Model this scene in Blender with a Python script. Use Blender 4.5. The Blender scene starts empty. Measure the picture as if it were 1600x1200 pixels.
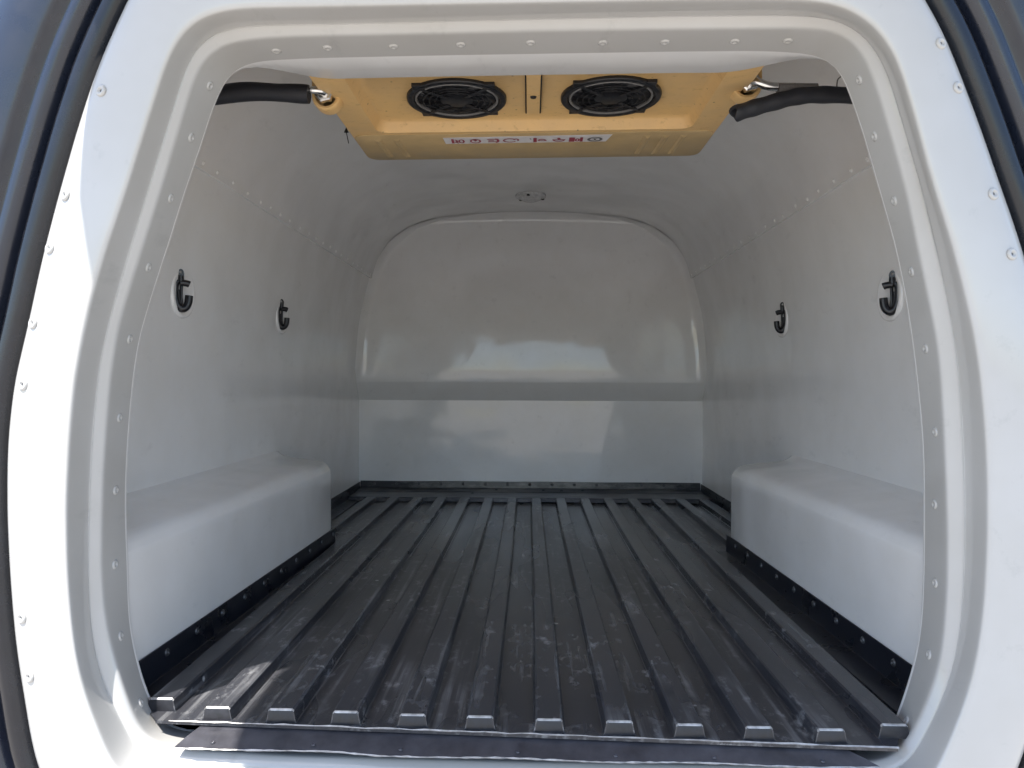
import bpy, bmesh, math, random
from mathutils import Vector, Matrix, Quaternion
from mathutils.bvhtree import BVHTree
random.seed(7)
R = math.radians
scene = bpy.context.scene
COL = scene.collection

# ------------------------------------------------------------------ camera
F, CX, CY = 1150.0, 800.0, 600.0          # focal length and centre, in pixels of the 1600 px photograph
CAM = Vector((0.0, -0.90, 0.42))
YAW, PITCH, ROLL = math.atan(28 / F), -math.atan(6 / F), R(0.2)
cam_rot = (Matrix.Rotation(YAW, 3, 'Z') @ Matrix.Rotation(math.pi / 2 + PITCH, 3, 'X') @ Matrix.Rotation(ROLL, 3, 'Z'))
cd = bpy.data.cameras.new('camera')
cd.sensor_width = 36.0
cd.lens = 36.0 * F / 1600.0
cd.clip_start = 0.01
cd.clip_end = 2000
cam = bpy.data.objects.new('camera', cd)
COL.objects.link(cam)
cam.matrix_world = Matrix.Translation(CAM) @ cam_rot.to_4x4()
scene.camera = cam

# ------------------------------------------------------------------ sky, sun, exposure
SUN_EL, SUN_AZ = R(62), R(31)             # sun high behind the photographer, a little to the left
S = Vector((-math.sin(SUN_AZ) * math.cos(SUN_EL), -math.cos(SUN_AZ) * math.cos(SUN_EL), math.sin(SUN_EL)))
world = bpy.data.worlds.new('World')
scene.world = world
world.use_nodes = True
wn = world.node_tree.nodes
wl = world.node_tree.links
wn.clear()
wo = wn.new('ShaderNodeOutputWorld')
wb = wn.new('ShaderNodeBackground')
sky = wn.new('ShaderNodeTexSky')
sky.sky_type = 'NISHITA'
sky.sun_disc = False
sky.sun_elevation = SUN_EL
sky.sun_rotation = math.atan2(S.x, S.y)
sky.air_density = 1.0
sky.dust_density = 1.0
wb.inputs['Strength'].default_value = 0.15
wl.new(sky.outputs[0], wb.inputs['Color'])
wl.new(wb.outputs[0], wo.inputs['Surface'])
sd = bpy.data.lights.new('sun', 'SUN')
sd.energy = 4.0
sd.angle = R(0.53)
sd.color = (1.0, 0.95, 0.88)
sun = bpy.data.objects.new('sun', sd)
COL.objects.link(sun)
sun.rotation_euler = (-S).to_track_quat('-Z', 'Y').to_euler()
sun.location = S * 20
vs = scene.view_settings
vs.view_transform = 'Standard'
vs.look = 'None'
vs.gamma = 1.0
vs.use_curve_mapping = False
vs.exposure = 1.36
scene.cycles.max_bounces = 9
scene.cycles.diffuse_bounces = 7
scene.cycles.glossy_bounces = 4
scene.cycles.caustics_reflective = False
scene.cycles.caustics_refractive = False

# ------------------------------------------------------------------ pixel <-> world
def ray(px, py):
    return (cam_rot @ Vector(((px - CX) / F, -(py - CY) / F, -1.0)))
def at(px, py, Y):
    d = ray(px, py)
    return CAM + d * ((Y - CAM.y) / d.y)

# ------------------------------------------------------------------ object helpers
W = {}
def props(o, label=None, cat=None, group=None, kind=None):
    if label: o['label'] = label
    if cat: o['category'] = cat
    if group: o['group'] = group
    if kind: o['kind'] = kind
    return o
def empty(name, loc, label, cat, group=None):
    o = bpy.data.objects.new(name, None)
    o.empty_display_size = 0.05
    COL.objects.link(o)
    o.location = loc
    W[o.name] = Vector(loc)
    return props(o, label, cat, group)
def link(name, me, parent, loc, rot=None):
    o = bpy.data.objects.new(name, me)
    COL.objects.link(o)
    loc = Vector(loc)
    W[o.name] = loc
    if parent:
        o.parent = parent
        o.location = loc - W[parent.name]
    else:
        o.location = loc
    if rot is not None:
        o.rotation_mode = 'QUATERNION'
        o.rotation_quaternion = rot
    return o
def mesh(name, verts, faces, mats, smooth=False, mi=None):
    me = bpy.data.meshes.new(name)
    me.from_pydata([tuple(v) for v in verts], [], faces)
    for m in (mats if isinstance(mats, (list, tuple)) else [mats]):
        me.materials.append(m)
    if mi:
        for p, k in zip(me.polygons, mi): p.material_index = k
    if smooth:
        for p in me.polygons: p.use_smooth = True
    me.update()
    return me
def make(name, verts, faces, mats, parent=None, smooth=False, mi=None, fix=True, bevel=0, subsurf=0, autos=None):
    vs_ = [Vector(v) for v in verts]
    lo = Vector([min(v[i] for v in vs_) for i in range(3)])
    hi = Vector([max(v[i] for v in vs_) for i in range(3)])
    c = (lo + hi) / 2
    me = mesh(name, [v - c for v in vs_], faces, mats, smooth, mi)
    if fix:
        bm = bmesh.new(); bm.from_mesh(me)
        bmesh.ops.recalc_face_normals(bm, faces=bm.faces)
        bm.to_mesh(me); bm.free()
    o = link(name, me, parent, c)
    if bevel:
        b = o.modifiers.new('bevel', 'BEVEL'); b.width = bevel; b.segments = 3
        b.limit_method = 'ANGLE'; b.angle_limit = R(35)
        for p in me.polygons: p.use_smooth = True
        w = o.modifiers.new('wn', 'WEIGHTED_NORMAL')
    if subsurf:
        s = o.modifiers.new('sub', 'SUBSURF'); s.levels = subsurf; s.render_levels = subsurf
    if autos:
        for p in me.polygons: p.use_smooth = True
        me.set_sharp_from_angle(angle=R(autos))
    return o
def box(x0, x1, y0, y1, z0, z1):
    v = [(x, y, z) for z in (z0, z1) for y in (y0, y1) for x in (x0, x1)]
    f = [(0, 2, 3, 1), (4, 5, 7, 6), (0, 1, 5, 4), (2, 6, 7, 3), (0, 4, 6, 2), (1, 3, 7, 5)]
    return v, f
def join(*parts):
    V, Fc = [], []
    for v, f in parts:
        n = len(V)
        V += list(v)
        Fc += [tuple(i + n for i in q) for q in f]
    return V, Fc
def rings_mesh(rings, closed=True, cap0=False, cap1=False):
    V, Fc = [], []
    n = len(rings[0])
    for r in rings: V += list(r)
    for a in range(len(rings) - 1):
        for i in range(n if closed else n - 1):
            j = (i + 1) % n
            Fc.append((a * n + i, a * n + j, (a + 1) * n + j, (a + 1) * n + i))
    if cap0: Fc.append(tuple(range(n))[::-1])
    if cap1: Fc.append(tuple((len(rings) - 1) * n + i for i in range(n)))
    return V, Fc
def catmull(pts, n=8):
    P = [Vector(p) for p in pts]
    out = []
    for i in range(len(P) - 1):
        p0, p1, p2, p3 = P[max(i - 1, 0)], P[i], P[i + 1], P[min(i + 2, len(P) - 1)]
        for k in range(n):
            t = k / n
            out.append(0.5 * ((2 * p1) + (p2 - p0) * t + (2 * p0 - 5 * p1 + 4 * p2 - p3) * t * t + (3 * p1 - p0 - 3 * p2 + p3) * t ** 3))
    out.append(P[-1])
    return out
def tube(pts, rad, n=12, cap=True, smooth=8, arc=None):
    """swept tube; rad is a number or a function of 0..1"""
    C = catmull(pts, smooth) if smooth > 1 else [Vector(p) for p in pts]
    rings = []
    up = Vector((0, 0, 1))
    for i, c in enumerate(C):
        t = (C[min(i + 1, len(C) - 1)] - C[max(i - 1, 0)]).normalized()
        a = up - t * up.dot(t)
        if a.length < 1e-3: a = Vector((0, 1, 0)) - t * t.y
        a.normalize()
        b = t.cross(a)
        up = a
        r = rad(i / (len(C) - 1)) if callable(rad) else rad
        rings.append([c + (a * math.cos(2 * math.pi * k / n) + b * math.sin(2 * math.pi * k / n)) * r for k in range(n)])
    return rings_mesh(rings, True, cap, cap)
def lathe(profile, n=16, cap=True):
    rings = [[(r * math.cos(2 * math.pi * k / n), r * math.sin(2 * math.pi * k / n), z) for k in range(n)] for r, z in profile]
    return rings_mesh(rings, True, cap, cap)

# ------------------------------------------------------------------ materials
def newmat(name):
    m = bpy.data.materials.new(name)
    m.use_nodes = True
    n, l = m.node_tree.nodes, m.node_tree.links
    p = n['Principled BSDF']
    return m, n, l, p
def ramp(n, l, src, stops):
    r = n.new('ShaderNodeValToRGB')
    el = r.color_ramp.elements
    while len(el) > 1: el.remove(el[-1])
    el[0].position, el[0].color = stops[0]
    for pos, col in stops[1:]:
        e = el.new(pos); e.color = col
    l.new(src, r.inputs[0])
    return r
def g(v): return (v, v, v, 1)
def noise(n, l, coord, scale, detail=3, rough=0.55, sc=(1, 1, 1)):
    mp = n.new('ShaderNodeMapping')
    mp.inputs['Scale'].default_value = sc
    l.new(coord, mp.inputs[0])
    t = n.new('ShaderNodeTexNoise')
    t.inputs['Scale'].default_value = scale
    t.inputs['Detail'].default_value = detail
    t.inputs['Roughness'].default_value = rough
    l.new(mp.outputs[0], t.inputs['Vector'])
    return t.outputs['Fac']
def coords(n):
    return n.new('ShaderNodeNewGeometry').outputs['Position']
def mixc(n, l, fac, a, b):
    m = n.new('ShaderNodeMix'); m.data_type = 'RGBA'
    if hasattr(fac, 'name'): l.new(fac, m.inputs[0])
    else: m.inputs[0].default_value = fac
    for s, v in ((m.inputs[6], a), (m.inputs[7], b)):
        if hasattr(v, 'node'): l.new(v, s)
        else: s.default_value = v
    return m.outputs[2]
def bump(n, l, p, height, strength, dist):
    b = n.new('ShaderNodeBump')
    b.inputs['Strength'].default_value = strength
    b.inputs['Distance'].default_value = dist
    l.new(height, b.inputs['Height'])
    l.new(b.outputs[0], p.inputs['Normal'])
    return b
def gelcoat(name, base, rough, wave, fine):
    m, n, l, p = newmat(name)
    c = coords(n)
    dirt = noise(n, l, c, 9.0, 3, 0.65)
    fac = ramp(n, l, dirt, [(0.35, g(0)), (0.75, g(1))]).outputs[0]
    col = mixc(n, l, fac, base, tuple(x * k for x, k in zip(base[:3], (0.95, 0.945, 0.93))) + (1,))
    sc_ = ramp(n, l, noise(n, l, c, 26, 5, 0.7, (1, 0.4, 1)), [(0.60, g(0)), (0.78, g(0.45))]).outputs[0]
    col = mixc(n, l, sc_, col, tuple(x * 0.72 for x in base[:3]) + (1,))
    l.new(col, p.inputs['Base Color'])
    rn = ramp(n, l, dirt, [(0.3, g(rough * 0.75)), (0.75, g(rough * 1.35))])
    l.new(rn.outputs[0], p.inputs['Roughness'])
    p.inputs['IOR'].default_value = 1.52
    a = noise(n, l, c, 6.0, 1.5, 0.35)
    bump(n, l, p, a, wave, 0.02)
    return m
WHITE = gelcoat('white_gelcoat_dimmed', (0.465, 0.463, 0.455, 1), 0.055, 0.12, 0.10)  # same paint as the lining, base darkened to hold down the outdoor light
LINER = gelcoat('grey_white_liner', (0.80, 0.80, 0.80, 1), 0.085, 0.32, 0.12)  # same paint as the surround, base kept lighter to brighten the bay

def navy_paint():
    m, n, l, p = newmat('dark_body_paint')
    p.inputs['Base Color'].default_value = (0.008, 0.011, 0.022, 1)
    p.inputs['Roughness'].default_value = 0.28
    p.inputs['Coat Weight'].default_value = 0.35
    p.inputs['Coat Roughness'].default_value = 0.06
    c = coords(n)
    bump(n, l, p, noise(n, l, c, 40, 4), 0.08, 0.003)
    rn = ramp(n, l, noise(n, l, c, 30, 5), [(0.3, g(0.2)), (0.8, g(0.45))])
    l.new(rn.outputs[0], p.inputs['Roughness'])
    return m
NAVY = navy_paint()
def simple(name, col, rough, metal=0.0, var=0.12, sc=60.0, bmp=0.1):
    m, n, l, p = newmat(name)
    c = coords(n)
    f = noise(n, l, c, sc, 5, 0.6)
    fac = ramp(n, l, f, [(0.3, g(0)), (0.75, g(1))]).outputs[0]
    l.new(mixc(n, l, fac, tuple(x * (1 - var) for x in col) + (1,), tuple(min(1, x * (1 + var)) for x in col) + (1,)), p.inputs['Base Color'])
    rn = ramp(n, l, f, [(0.25, g(max(0.03, rough * 0.8))), (0.8, g(min(1, rough * 1.25)))])
    l.new(rn.outputs[0], p.inputs['Roughness'])
    p.inputs['Metallic'].default_value = metal
    bump(n, l, p, noise(n, l, c, sc * 6, 2), bmp, 0.0006)
    return m
RUBBER = simple('black_rubber', (0.006, 0.007, 0.011), 0.26, 0, 0.2, 40)
HOSE = simple('foam_hose', (0.012, 0.013, 0.018), 0.6, 0, 0.3, 120, 0.3)
CHROME = simple('bright_steel', (0.72, 0.71, 0.69), 0.22, 1.0, 0.08, 200)
WORN = simple('bare_worn_edge', (0.42, 0.415, 0.41), 0.45, 0.5, 0.45, 90, 0.3)
HOOKM = simple('black_hook_enamel', (0.009, 0.009, 0.012), 0.32, 0, 0.2, 200)
BLACKP = simple('black_fan_plastic', (0.007, 0.007, 0.009), 0.42, 0, 0.2, 150)
GREYP = simple('grey_fan_reflection', (0.20, 0.195, 0.19), 0.35, 0.2, 0.1, 150)
FOAM = simple('grey_foam_end', (0.16, 0.15, 0.145), 0.8, 0, 0.2, 300, 0.4)
CLEAR = simple('dull_clear_lens', (0.6, 0.6, 0.6), 0.12, 0, 0.2, 90, 0.8)
STICK = simple('white_sticker_film', (0.72, 0.70, 0.70), 0.45, 0, 0.08, 90)
REDINK = simple('dark_red_print', (0.32, 0.035, 0.06), 0.5, 0, 0.2, 200)
GREYINK = simple('grey_print', (0.14, 0.13, 0.13), 0.5, 0, 0.2, 200)
DARKIN = simple('dark_fan_well', (0.006, 0.006, 0.008), 0.6, 0, 0.2, 90)

def yellow_plastic():
    m, n, l, p = newmat('yellow_ochre_plastic')
    c = coords(n)
    f = noise(n, l, c, 14, 6, 0.65)
    fac = ramp(n, l, f, [(0.38, g(0)), (0.72, g(1))]).outputs[0]
    base = mixc(n, l, fac, (0.76, 0.495, 0.205, 1), (0.67, 0.445, 0.205, 1))
    st = noise(n, l, c, 55, 7, 0.75, (1, 2.2, 1))
    sm = ramp(n, l, st, [(0.57, g(0)), (0.72, g(0.8))]).outputs[0]
    col = mixc(n, l, sm, base, (0.42, 0.25, 0.09, 1))
    v = n.new('ShaderNodeTexVoronoi'); v.inputs['Scale'].default_value = 60
    l.new(c, v.inputs['Vector'])
    ch = ramp(n, l, v.outputs['Distance'], [(0.06, g(1)), (0.13, g(0))]).outputs[0]
    rnd = ramp(n, l, v.outputs['Color'], [(0.70, g(0)), (0.74, g(0.8))]).outputs[0]
    mu = n.new('ShaderNodeMath'); mu.operation = 'MULTIPLY'
    l.new(ch, mu.inputs[0]); l.new(rnd, mu.inputs[1])
    col = mixc(n, l, mu.outputs[0], col, (0.12, 0.075, 0.04, 1))
    l.new(col, p.inputs['Base Color'])
    p.inputs['Roughness'].default_value = 0.42
    bump(n, l, p, noise(n, l, c, 300, 2), 0.12, 0.0006)
    return m
YELLOW = yellow_plastic()

def floor_paint():
    m, n, l, p = newmat('scuffed_black_sheet_metal')
    c = coords(n)
    # broad tonal wear
    a = ramp(n, l, noise(n, l, c, 3.0, 2, 0.5), [(0.34, (0.027, 0.029, 0.036, 1)), (0.66, (0.041, 0.042, 0.049, 1))])
    # long streaks running with the ribs
    s1 = noise(n, l, c, 85, 4, 0.6, (1.0, 0.035, 1.0))
    s1m = ramp(n, l, s1, [(0.51, g(0)), (0.68, g(0.75))]).outputs[0]
    # streaks only where traffic was: a broad mask
    msk = ramp(n, l, noise(n, l, c, 5.5, 4, 0.6), [(0.43, g(0.06)), (0.60, g(1))]).outputs[0]
    mm = n.new('ShaderNodeMath'); mm.operation = 'MULTIPLY'
    l.new(s1m, mm.inputs[0]); l.new(msk, mm.inputs[1])
    c1 = mixc(n, l, mm.outputs[0], a.outputs[0], (0.22, 0.225, 0.235, 1))
    # cross scratches and dusty smudges
    s2 = noise(n, l, c, 70, 6, 0.7, (0.8, 0.5, 1.0))
    s2m = ramp(n, l, s2, [(0.545, g(0)), (0.68, g(0.85))]).outputs[0]
    m2 = n.new('ShaderNodeMath'); m2.operation = 'MULTIPLY'
    l.new(s2m, m2.inputs[0]); l.new(msk, m2.inputs[1])
    c2 = mixc(n, l, m2.outputs[0], c1, (0.27, 0.275, 0.285, 1))
    # chips through to bare metal
    v = n.new('ShaderNodeTexVoronoi'); v.inputs['Scale'].default_value = 16
    l.new(c, v.inputs['Vector'])
    ch = ramp(n, l, v.outputs['Distance'], [(0.040, g(1)), (0.070, g(0))]).outputs[0]
    rnd = ramp(n, l, v.outputs['Color'], [(0.54, g(0)), (0.58, g(1))]).outputs[0]
    m3 = n.new('ShaderNodeMath'); m3.operation = 'MULTIPLY'
    l.new(ch, m3.inputs[0]); l.new(rnd, m3.inputs[1])
    c3 = mixc(n, l, m3.outputs[0], c2, (0.45, 0.45, 0.45, 1))
    l.new(c3, p.inputs['Base Color'])
    rr = ramp(n, l, noise(n, l, c, 5, 3, 0.55, (1, 0.25, 1)), [(0.36, g(0.21)), (0.66, g(0.35))])
    l.new(rr.outputs[0], p.inputs['Roughness'])
    p.inputs['Specular IOR Level'].default_value = 0.55
    h = n.new('ShaderNodeMath'); h.operation = 'ADD'
    l.new(noise(n, l, c, 7, 2), h.inputs[0]); l.new(noise(n, l, c, 2.5, 1), h.inputs[1])
    bump(n, l, p, h.outputs[0], 0.05, 0.005)
    return m
FLOOR = floor_paint()
def concrete():
    m, n, l, p = newmat('ground_concrete')
    c = coords(n)
    a = ramp(n, l, noise(n, l, c, 0.8, 4, 0.65), [(0.3, (0.36, 0.33, 0.29, 1)), (0.75, (0.48, 0.44, 0.39, 1))])
    l.new(a.outputs[0], p.inputs['Base Color'])
    p.inputs['Roughness'].default_value = 0.9
    return m
CONC = concrete()

# ------------------------------------------------------------------ ground (outside the frame, it bounces the daylight)
GZ = -0.66
gnd = make('ground', [(-150, -150, GZ), (150, -150, GZ), (150, 150, GZ), (-150, 150, GZ)], [(0, 1, 2, 3)], CONC)
props(gnd, kind='structure')

# ------------------------------------------------------------------ the van
van = empty('refrigerated_van', (0, 0.9, GZ), 'white lined cargo bay of a dark van seen through its open rear door', 'van')

# contours of the door surround, in photograph pixels (clockwise from bottom left)
A = [(252,1142),(237,1102),(222,1070),(215,1040),(207,1010),(200,962),(199,900),(195,800),(196,737),(201,655),(208,583),(217,527),(240,450),(267,367),(287,302),(300,266),(318,212),(334,162),(344,137),(359,110),(391,96),(500,91),(680,87),(860,84),(1050,81),(1200,80),(1287,86),(1303,95),(1319,118),(1334,162),(1350,209),(1375,297),(1400,383),(1417,467),(1428,540),(1435,600),(1442,670),(1445,740),(1445,850),(1444,905),(1442,962),(1436,1012),(1427,1050),(1421,1068),(1412,1097),(1400,1130),(1386,1164),(1200,1168),(820,1160),(450,1150)]
B = [(229,1165),(212,1122),(197,1085),(185,1045),(172,1003),(165,962),(160,900),(161,800),(163,735),(168,660),(175,583),(187,510),(213,424),(252,300),(266,253),(300,141),(312,102),(331,79),(359,66),(430,60),(500,58),(700,54),(860,50),(1100,47),(1250,46),(1303,48),(1325,58),(1344,78),(1356,102),(1375,158),(1397,234),(1415,300),(1433,388),(1453,483),(1463,533),(1469,590),(1473,665),(1477,750),(1479,830),(1479,900),(1476,962),(1470,1022),(1457,1072),(1440,1112),(1425,1142),(1402,1188),(1200,1196),(820,1190),(450,1180)]
B2 = [(218,1182),(200,1148),(190,1125),(170,1092),(155,1055),(142,1000),(138,940),(137,880),(139,790),(144,680),(155,570),(172,495),(200,400),(230,300),(246,248),(276,152),(288,110),(303,76),(325,52),(360,42),(420,39),(500,38),(700,33),(860,29),(1100,24),(1240,23),(1300,26),(1330,36),(1354,54),(1373,80),(1389,112),(1412,190),(1444,297),(1466,393),(1485,483),(1494,540),(1501,600),(1505,680),(1508,760),(1509,850),(1507,920),(1502,985),(1492,1040),(1476,1088),(1456,1130),(1432,1170),(1410,1210),(1200,1216),(820,1212),(450,1204)]
C = [(190,1225),(175,1190),(150,1130),(132,1082),(119,1025),(112,962),(107,895),(105,790),(110,688),(118,597),(133,517),(147,457),(167,388),(197,300),(231,191),(259,103),(271,72),(288,46),(310,28),(337,18),(375,13),(500,11),(700,7),(860,4),(1100,0),(1240,0),(1290,3),(1322,11),(1352,29),(1376,51),(1394,78),(1406,108),(1428,181),(1453,275),(1487,383),(1507,460),(1520,517),(1530,580),(1538,665),(1542,750),(1542,840),(1539,905),(1535,962),(1526,1025),(1512,1085),(1490,1140),(1465,1200),(1440,1240),(1200,1246),(820,1244),(450,1238)]
E = [(140,1350),(90,1270),(55,1197),(37,1085),(25,1012),(16,905),(11,800),(12,693),(22,600),(43,513),(66,405),(90,312),(120,205),(153,103),(192,15),(230,-60),(290,-120),(400,-150),(820,-165),(1250,-150),(1350,-110),(1410,-60),(1446,0),(1474,50),(1500,115),(1532,200),(1561,285),(1586,355),(1618,460),(1640,560),(1652,680),(1656,800),(1650,920),(1638,1030),(1618,1120),(1590,1210),(1540,1310),(1440,1370),(1200,1390),(820,1392),(400,1385)]
N = 288
OC = (822.0, 610.0)
def polar(pts):
    pl = sorted([(math.atan2(y - OC[1], x - OC[0]), math.hypot(x - OC[0], y - OC[1])) for x, y in pts])
    n = len(pl)
    ext = [(a - 2 * math.pi, r) for a, r in pl[-3:]] + pl + [(a + 2 * math.pi, r) for a, r in pl[:3]]
    out = []
    k = 0
    for i in range(N):
        a = -math.pi + 2 * math.pi * i / N
        k = 0
        while not (ext[k][0] <= a < ext[k + 1][0]): k += 1
        # interpolate the point itself along the chord, then take its radius
        (a0, r0), (a1, r1) = ext[k], ext[k + 1]
        x0, y0, x1, y1 = r0 * math.cos(a0), r0 * math.sin(a0), r1 * math.cos(a1), r1 * math.sin(a1)
        dx, dy = math.cos(a), math.sin(a)
        den = dx * (y1 - y0) - dy * (x1 - x0)
        out.append((x0 * (y1 - y0) - y0 * (x1 - x0)) / den if abs(den) > 1e-9 else r0)
    for _ in range(4):       # even out the hand-read points
        out = [(out[i - 1] + 2 * out[i] + out[(i + 1) % N]) / 4 for i in range(N)]
    return out
def ring_from(pts, Y):
    rr = polar(pts) if len(pts) != N else pts
    return [at(OC[0] + rr[i] * math.cos(-math.pi + 2 * math.pi * i / N), OC[1] + rr[i] * math.sin(-math.pi + 2 * math.pi * i / N), Y) for i in range(N)]
YA, YB, YB2, YC, YE = 0.02, -0.032, -0.043, -0.080, -0.070
rA, rB, rB2, rC, rE = (ring_from(c, y) for c, y in ((A, YA), (B, YB), (B2, YB2), (C, YC), (E, YE)))
def lerp(r0, r1, t, dy=0.0):
    return [a.lerp(b, t) + Vector((0, dy, 0)) for a, b in zip(r0, r1)]
ZC = 0.41
def grow(r, d, Y):
    out = []
    n = len(r)
    for i, p in enumerate(r):
        t = r[(i + 1) % n] - r[i - 1]
        nn = Vector((t.z, 0, -t.x)).normalized()
        if nn.dot(Vector((p.x, 0, p.z - ZC))) < 0: nn = -nn
        q = p + nn * d
        out.append(Vector((q.x, Y, q.z)))
    return out
rD = grow(rE, 0.012, -0.052)
rings = [grow(rE, 0.014, -0.035), rD, lerp(rD, rE, 0.75, -0.001), lerp(rE, rC, 0.12, -0.006), lerp(rE, rC, 0.5, -0.008), lerp(rE, rC, 0.93, -0.004), lerp(rE, rC, 0.992, -0.001),
         lerp(rC, rB2, 0.015, 0.002), lerp(rC, rB2, 0.10, 0.008), lerp(rC, rB2, 0.60, 0.013), lerp(rC, rB2, 0.92, 0.005), lerp(rB2, rB, 0.06, -0.001),
         lerp(rB2, rB, 0.85, -0.002), lerp(rB2, rB, 0.985, 0), lerp(rB, rA, 0.05, 0.002), lerp(rB, rA, 0.5, 0), lerp(rB, rA, 0.985, 0), rA]
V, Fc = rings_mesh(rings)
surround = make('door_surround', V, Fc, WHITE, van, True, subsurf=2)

# header return: runs 5 cm into the bay along the top, dies out at the corners and sides
def topw(i):
    a = -math.pi + 2 * math.pi * i / N
    s = -math.sin(a)                                # 1 straight up
    t = min(1, max(0, (s - 0.735) / 0.12))
    return t * t * (3 - 2 * t)
rA2 = [Vector((p.x, YA + 0.004 + 0.062 * topw(i), p.z + 0.001)) for i, p in enumerate(rA)]
rA3 = grow(rA2, 0.004, 0)
rA3 = [Vector((q.x, p.y + 0.006, q.z)) for p, q in zip(rA2, rA3)]
# cross-section of the bay, half profile
SEC = [(0.628, -0.03), (0.630, 0.20), (0.628, 0.40), (0.622, 0.54), (0.609, 0.66), (0.577, 0.80)]
CEI = [(0.571, 0.80), (0.548, 0.862), (0.505, 0.925), (0.430, 0.978), (0.330, 1.008), (0.16, 1.026), (0.0, 1.031)]
full = [(x, z) for x, z in SEC] + CEI[1:] + [(-x, z) for x, z in reversed(CEI[1:-1])] + [(-x, z) for x, z in reversed(SEC)] 
def sec_radius(a):
    dx, dz = math.cos(a), -math.sin(a)
    best = None
    m = len(full)
    for k in range(m):
        x0, z0 = full[k]; x1, z1 = full[(k + 1) % m]
        z0 -= ZC; z1 -= ZC
        den = dx * (z1 - z0) - dz * (x1 - x0)
        if abs(den) < 1e-9: continue
        r = (x0 * (z1 - z0) - z0 * (x1 - x0)) / den
        px, pz = r * dx, r * dz
        if r > 0 and (min(x0, x1) - 1e-6 <= px <= max(x0, x1) + 1e-6) and (min(z0, z1) - 1e-6 <= pz <= max(z0, z1) + 1e-6):
            best = r if best is None else max(best, r)
    return best or 0.6
outer = []
for i, p in enumerate(rA3):
    a = math.atan2(-(p.z - ZC), p.x)
    r = sec_radius(a) + 0.02
    outer.append(Vector((r * math.cos(a), p.y + 0.004, ZC - r * math.sin(a))))
V, Fc = rings_mesh([rA, rA2, rA3, outer])
make('rear_lining_return', V, Fc, LINER, van, autos=50)

# rivets of the surround, each on the surface the photograph shows it on
HOLE = simple('rivet_hole_shadow_grey', (0.13, 0.13, 0.13), 0.6, 0, 0.1, 90)
def dome(name, r, h, mat, hole=None):
    v, f = lathe([(r, 0), (r * 0.97, h * 0.45), (r * 0.80, h), (r * 0.52, h * 1.02), (r * 0.40, h * 0.70), (r * 0.24, h * 0.18), (0.0001, h * 0.10)], 14, False)
    mi = [1 if (hole and k >= 5 * 14) else 0 for k in range(len(f))]
    return mesh(name, v, f, [mat, hole or mat], True, mi)
RIVW = dome('rivet_white', 0.0060, 0.0016, WHITE)
RIVB = dome('rivet_big', 0.0070, 0.0024, WHITE, HOLE)
dg = bpy.context.evaluated_depsgraph_get()
bvh = BVHTree.FromObject(surround, dg)
Ws = W[surround.name]
def rivet_px(px, py, me):
    d = ray(px, py).normalized()
    loc, nor, idx, dist = bvh.ray_cast(CAM - Ws, d)
    if loc is None: return
    if nor.dot(d) > 0: nor = -nor
    q = Vector((0, 0, 1)).rotation_difference(nor) @ Quaternion((0, 0, 1), random.random() * 6)
    link('rivet', me, surround, loc + Ws, q)
for p in [(328,134),(299,215),(267,310),(232,418),(203,530),(187,653),(181,766),(180,882),(189,994),(220,1098),
          (432,80),(512,75),(615,73),(720,70),(829,67),(942,67),(1039,66),(1148,65),(1231,64),
          (1342,125),(1366,213),(1397,314),(1424,425),(1446,545),(1461,675),(1460,788),(1461,911),(1451,1023),(1416,1126)]:
    rivet_px(p[0], p[1], RIVW)
for p in [(158,142),(102,305),(78,388),(52,505),(36,601),(34,965),(46,1057),(1470,68),(1497,137),(1552,303),(1581,397)]:
    rivet_px(p[0], p[1], RIVB)

# rubber seal round the surround, then the dark body shell of the van
base = grow(rE, 0.030, -0.045)
sr = []
n_s = 14
prof = [(-0.017, 0.016), (-0.015, -0.004), (-0.006, -0.013), (0.006, -0.012), (0.014, -0.004), (0.017, 0.016)]
V, Fc = rings_mesh([grow(rE, 0.030 + d, -0.045 + y) for d, y in prof])
make('door_seal', V, Fc, RUBBER, van, True)
bprof = [(0.040, -0.020), (0.046, -0.030), (0.052, -0.046), (0.060, -0.056), (0.070, -0.056), (0.076, -0.044), (0.080, -0.036), (0.088, -0.036), (0.093, -0.046),
         (0.100, -0.050), (0.14, -0.046), (0.18, -0.030), (0.205, 0.0), (0.215, 0.05), (0.218, 0.30)]
brings = [grow(rE, d, y) for d, y in bprof]
last = brings[-1]
brings += [[Vector((p.x, y, p.z)) for p in last] for y in (1.0, 2.0)]
back = [Vector((p.x * 0.3, 2.02, ZC + (p.z - ZC) * 0.3)) for p in last]
brings.append(back)
V, Fc = rings_mesh(brings, True, False, True)
make('body_shell', V, Fc, NAVY, van, True)

# side walls, ceiling
def extrude_profile(prof, ys):
    rings = [[Vector((x, y, z)) for x, z in prof] for y in ys]
    return rings_mesh(rings, False)
def smooth2(prof, n=4):
    c = catmull([(x, 0, z) for x, z in prof], n)
    return [(p.x, p.z) for p in c]
YBK = 1.80
ys = [YA + 0.004 + k * (YBK + 0.04 - YA - 0.004) / 12 for k in range(13)]
for s in (-1, 1):
    V, Fc = extrude_profile([(s * x, z) for x, z in smooth2(SEC)], ys)
    o = make('side_wall', V, Fc, LINER, van, True)
    o['label'] = 'glossy grey white left wall of the cargo bay' if s < 0 else 'glossy grey white right wall of the cargo bay'
cp = smooth2(CEI, 5)
ceil = [(x, z) for x, z in cp] + [(-x, z) for x, z in reversed(cp[:-1])]
ceil = [(ceil[0][0] + 0.0005, ceil[0][1] - 0.014)] + ceil + [(ceil[-1][0] - 0.0005, ceil[-1][1] - 0.014)]
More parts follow.
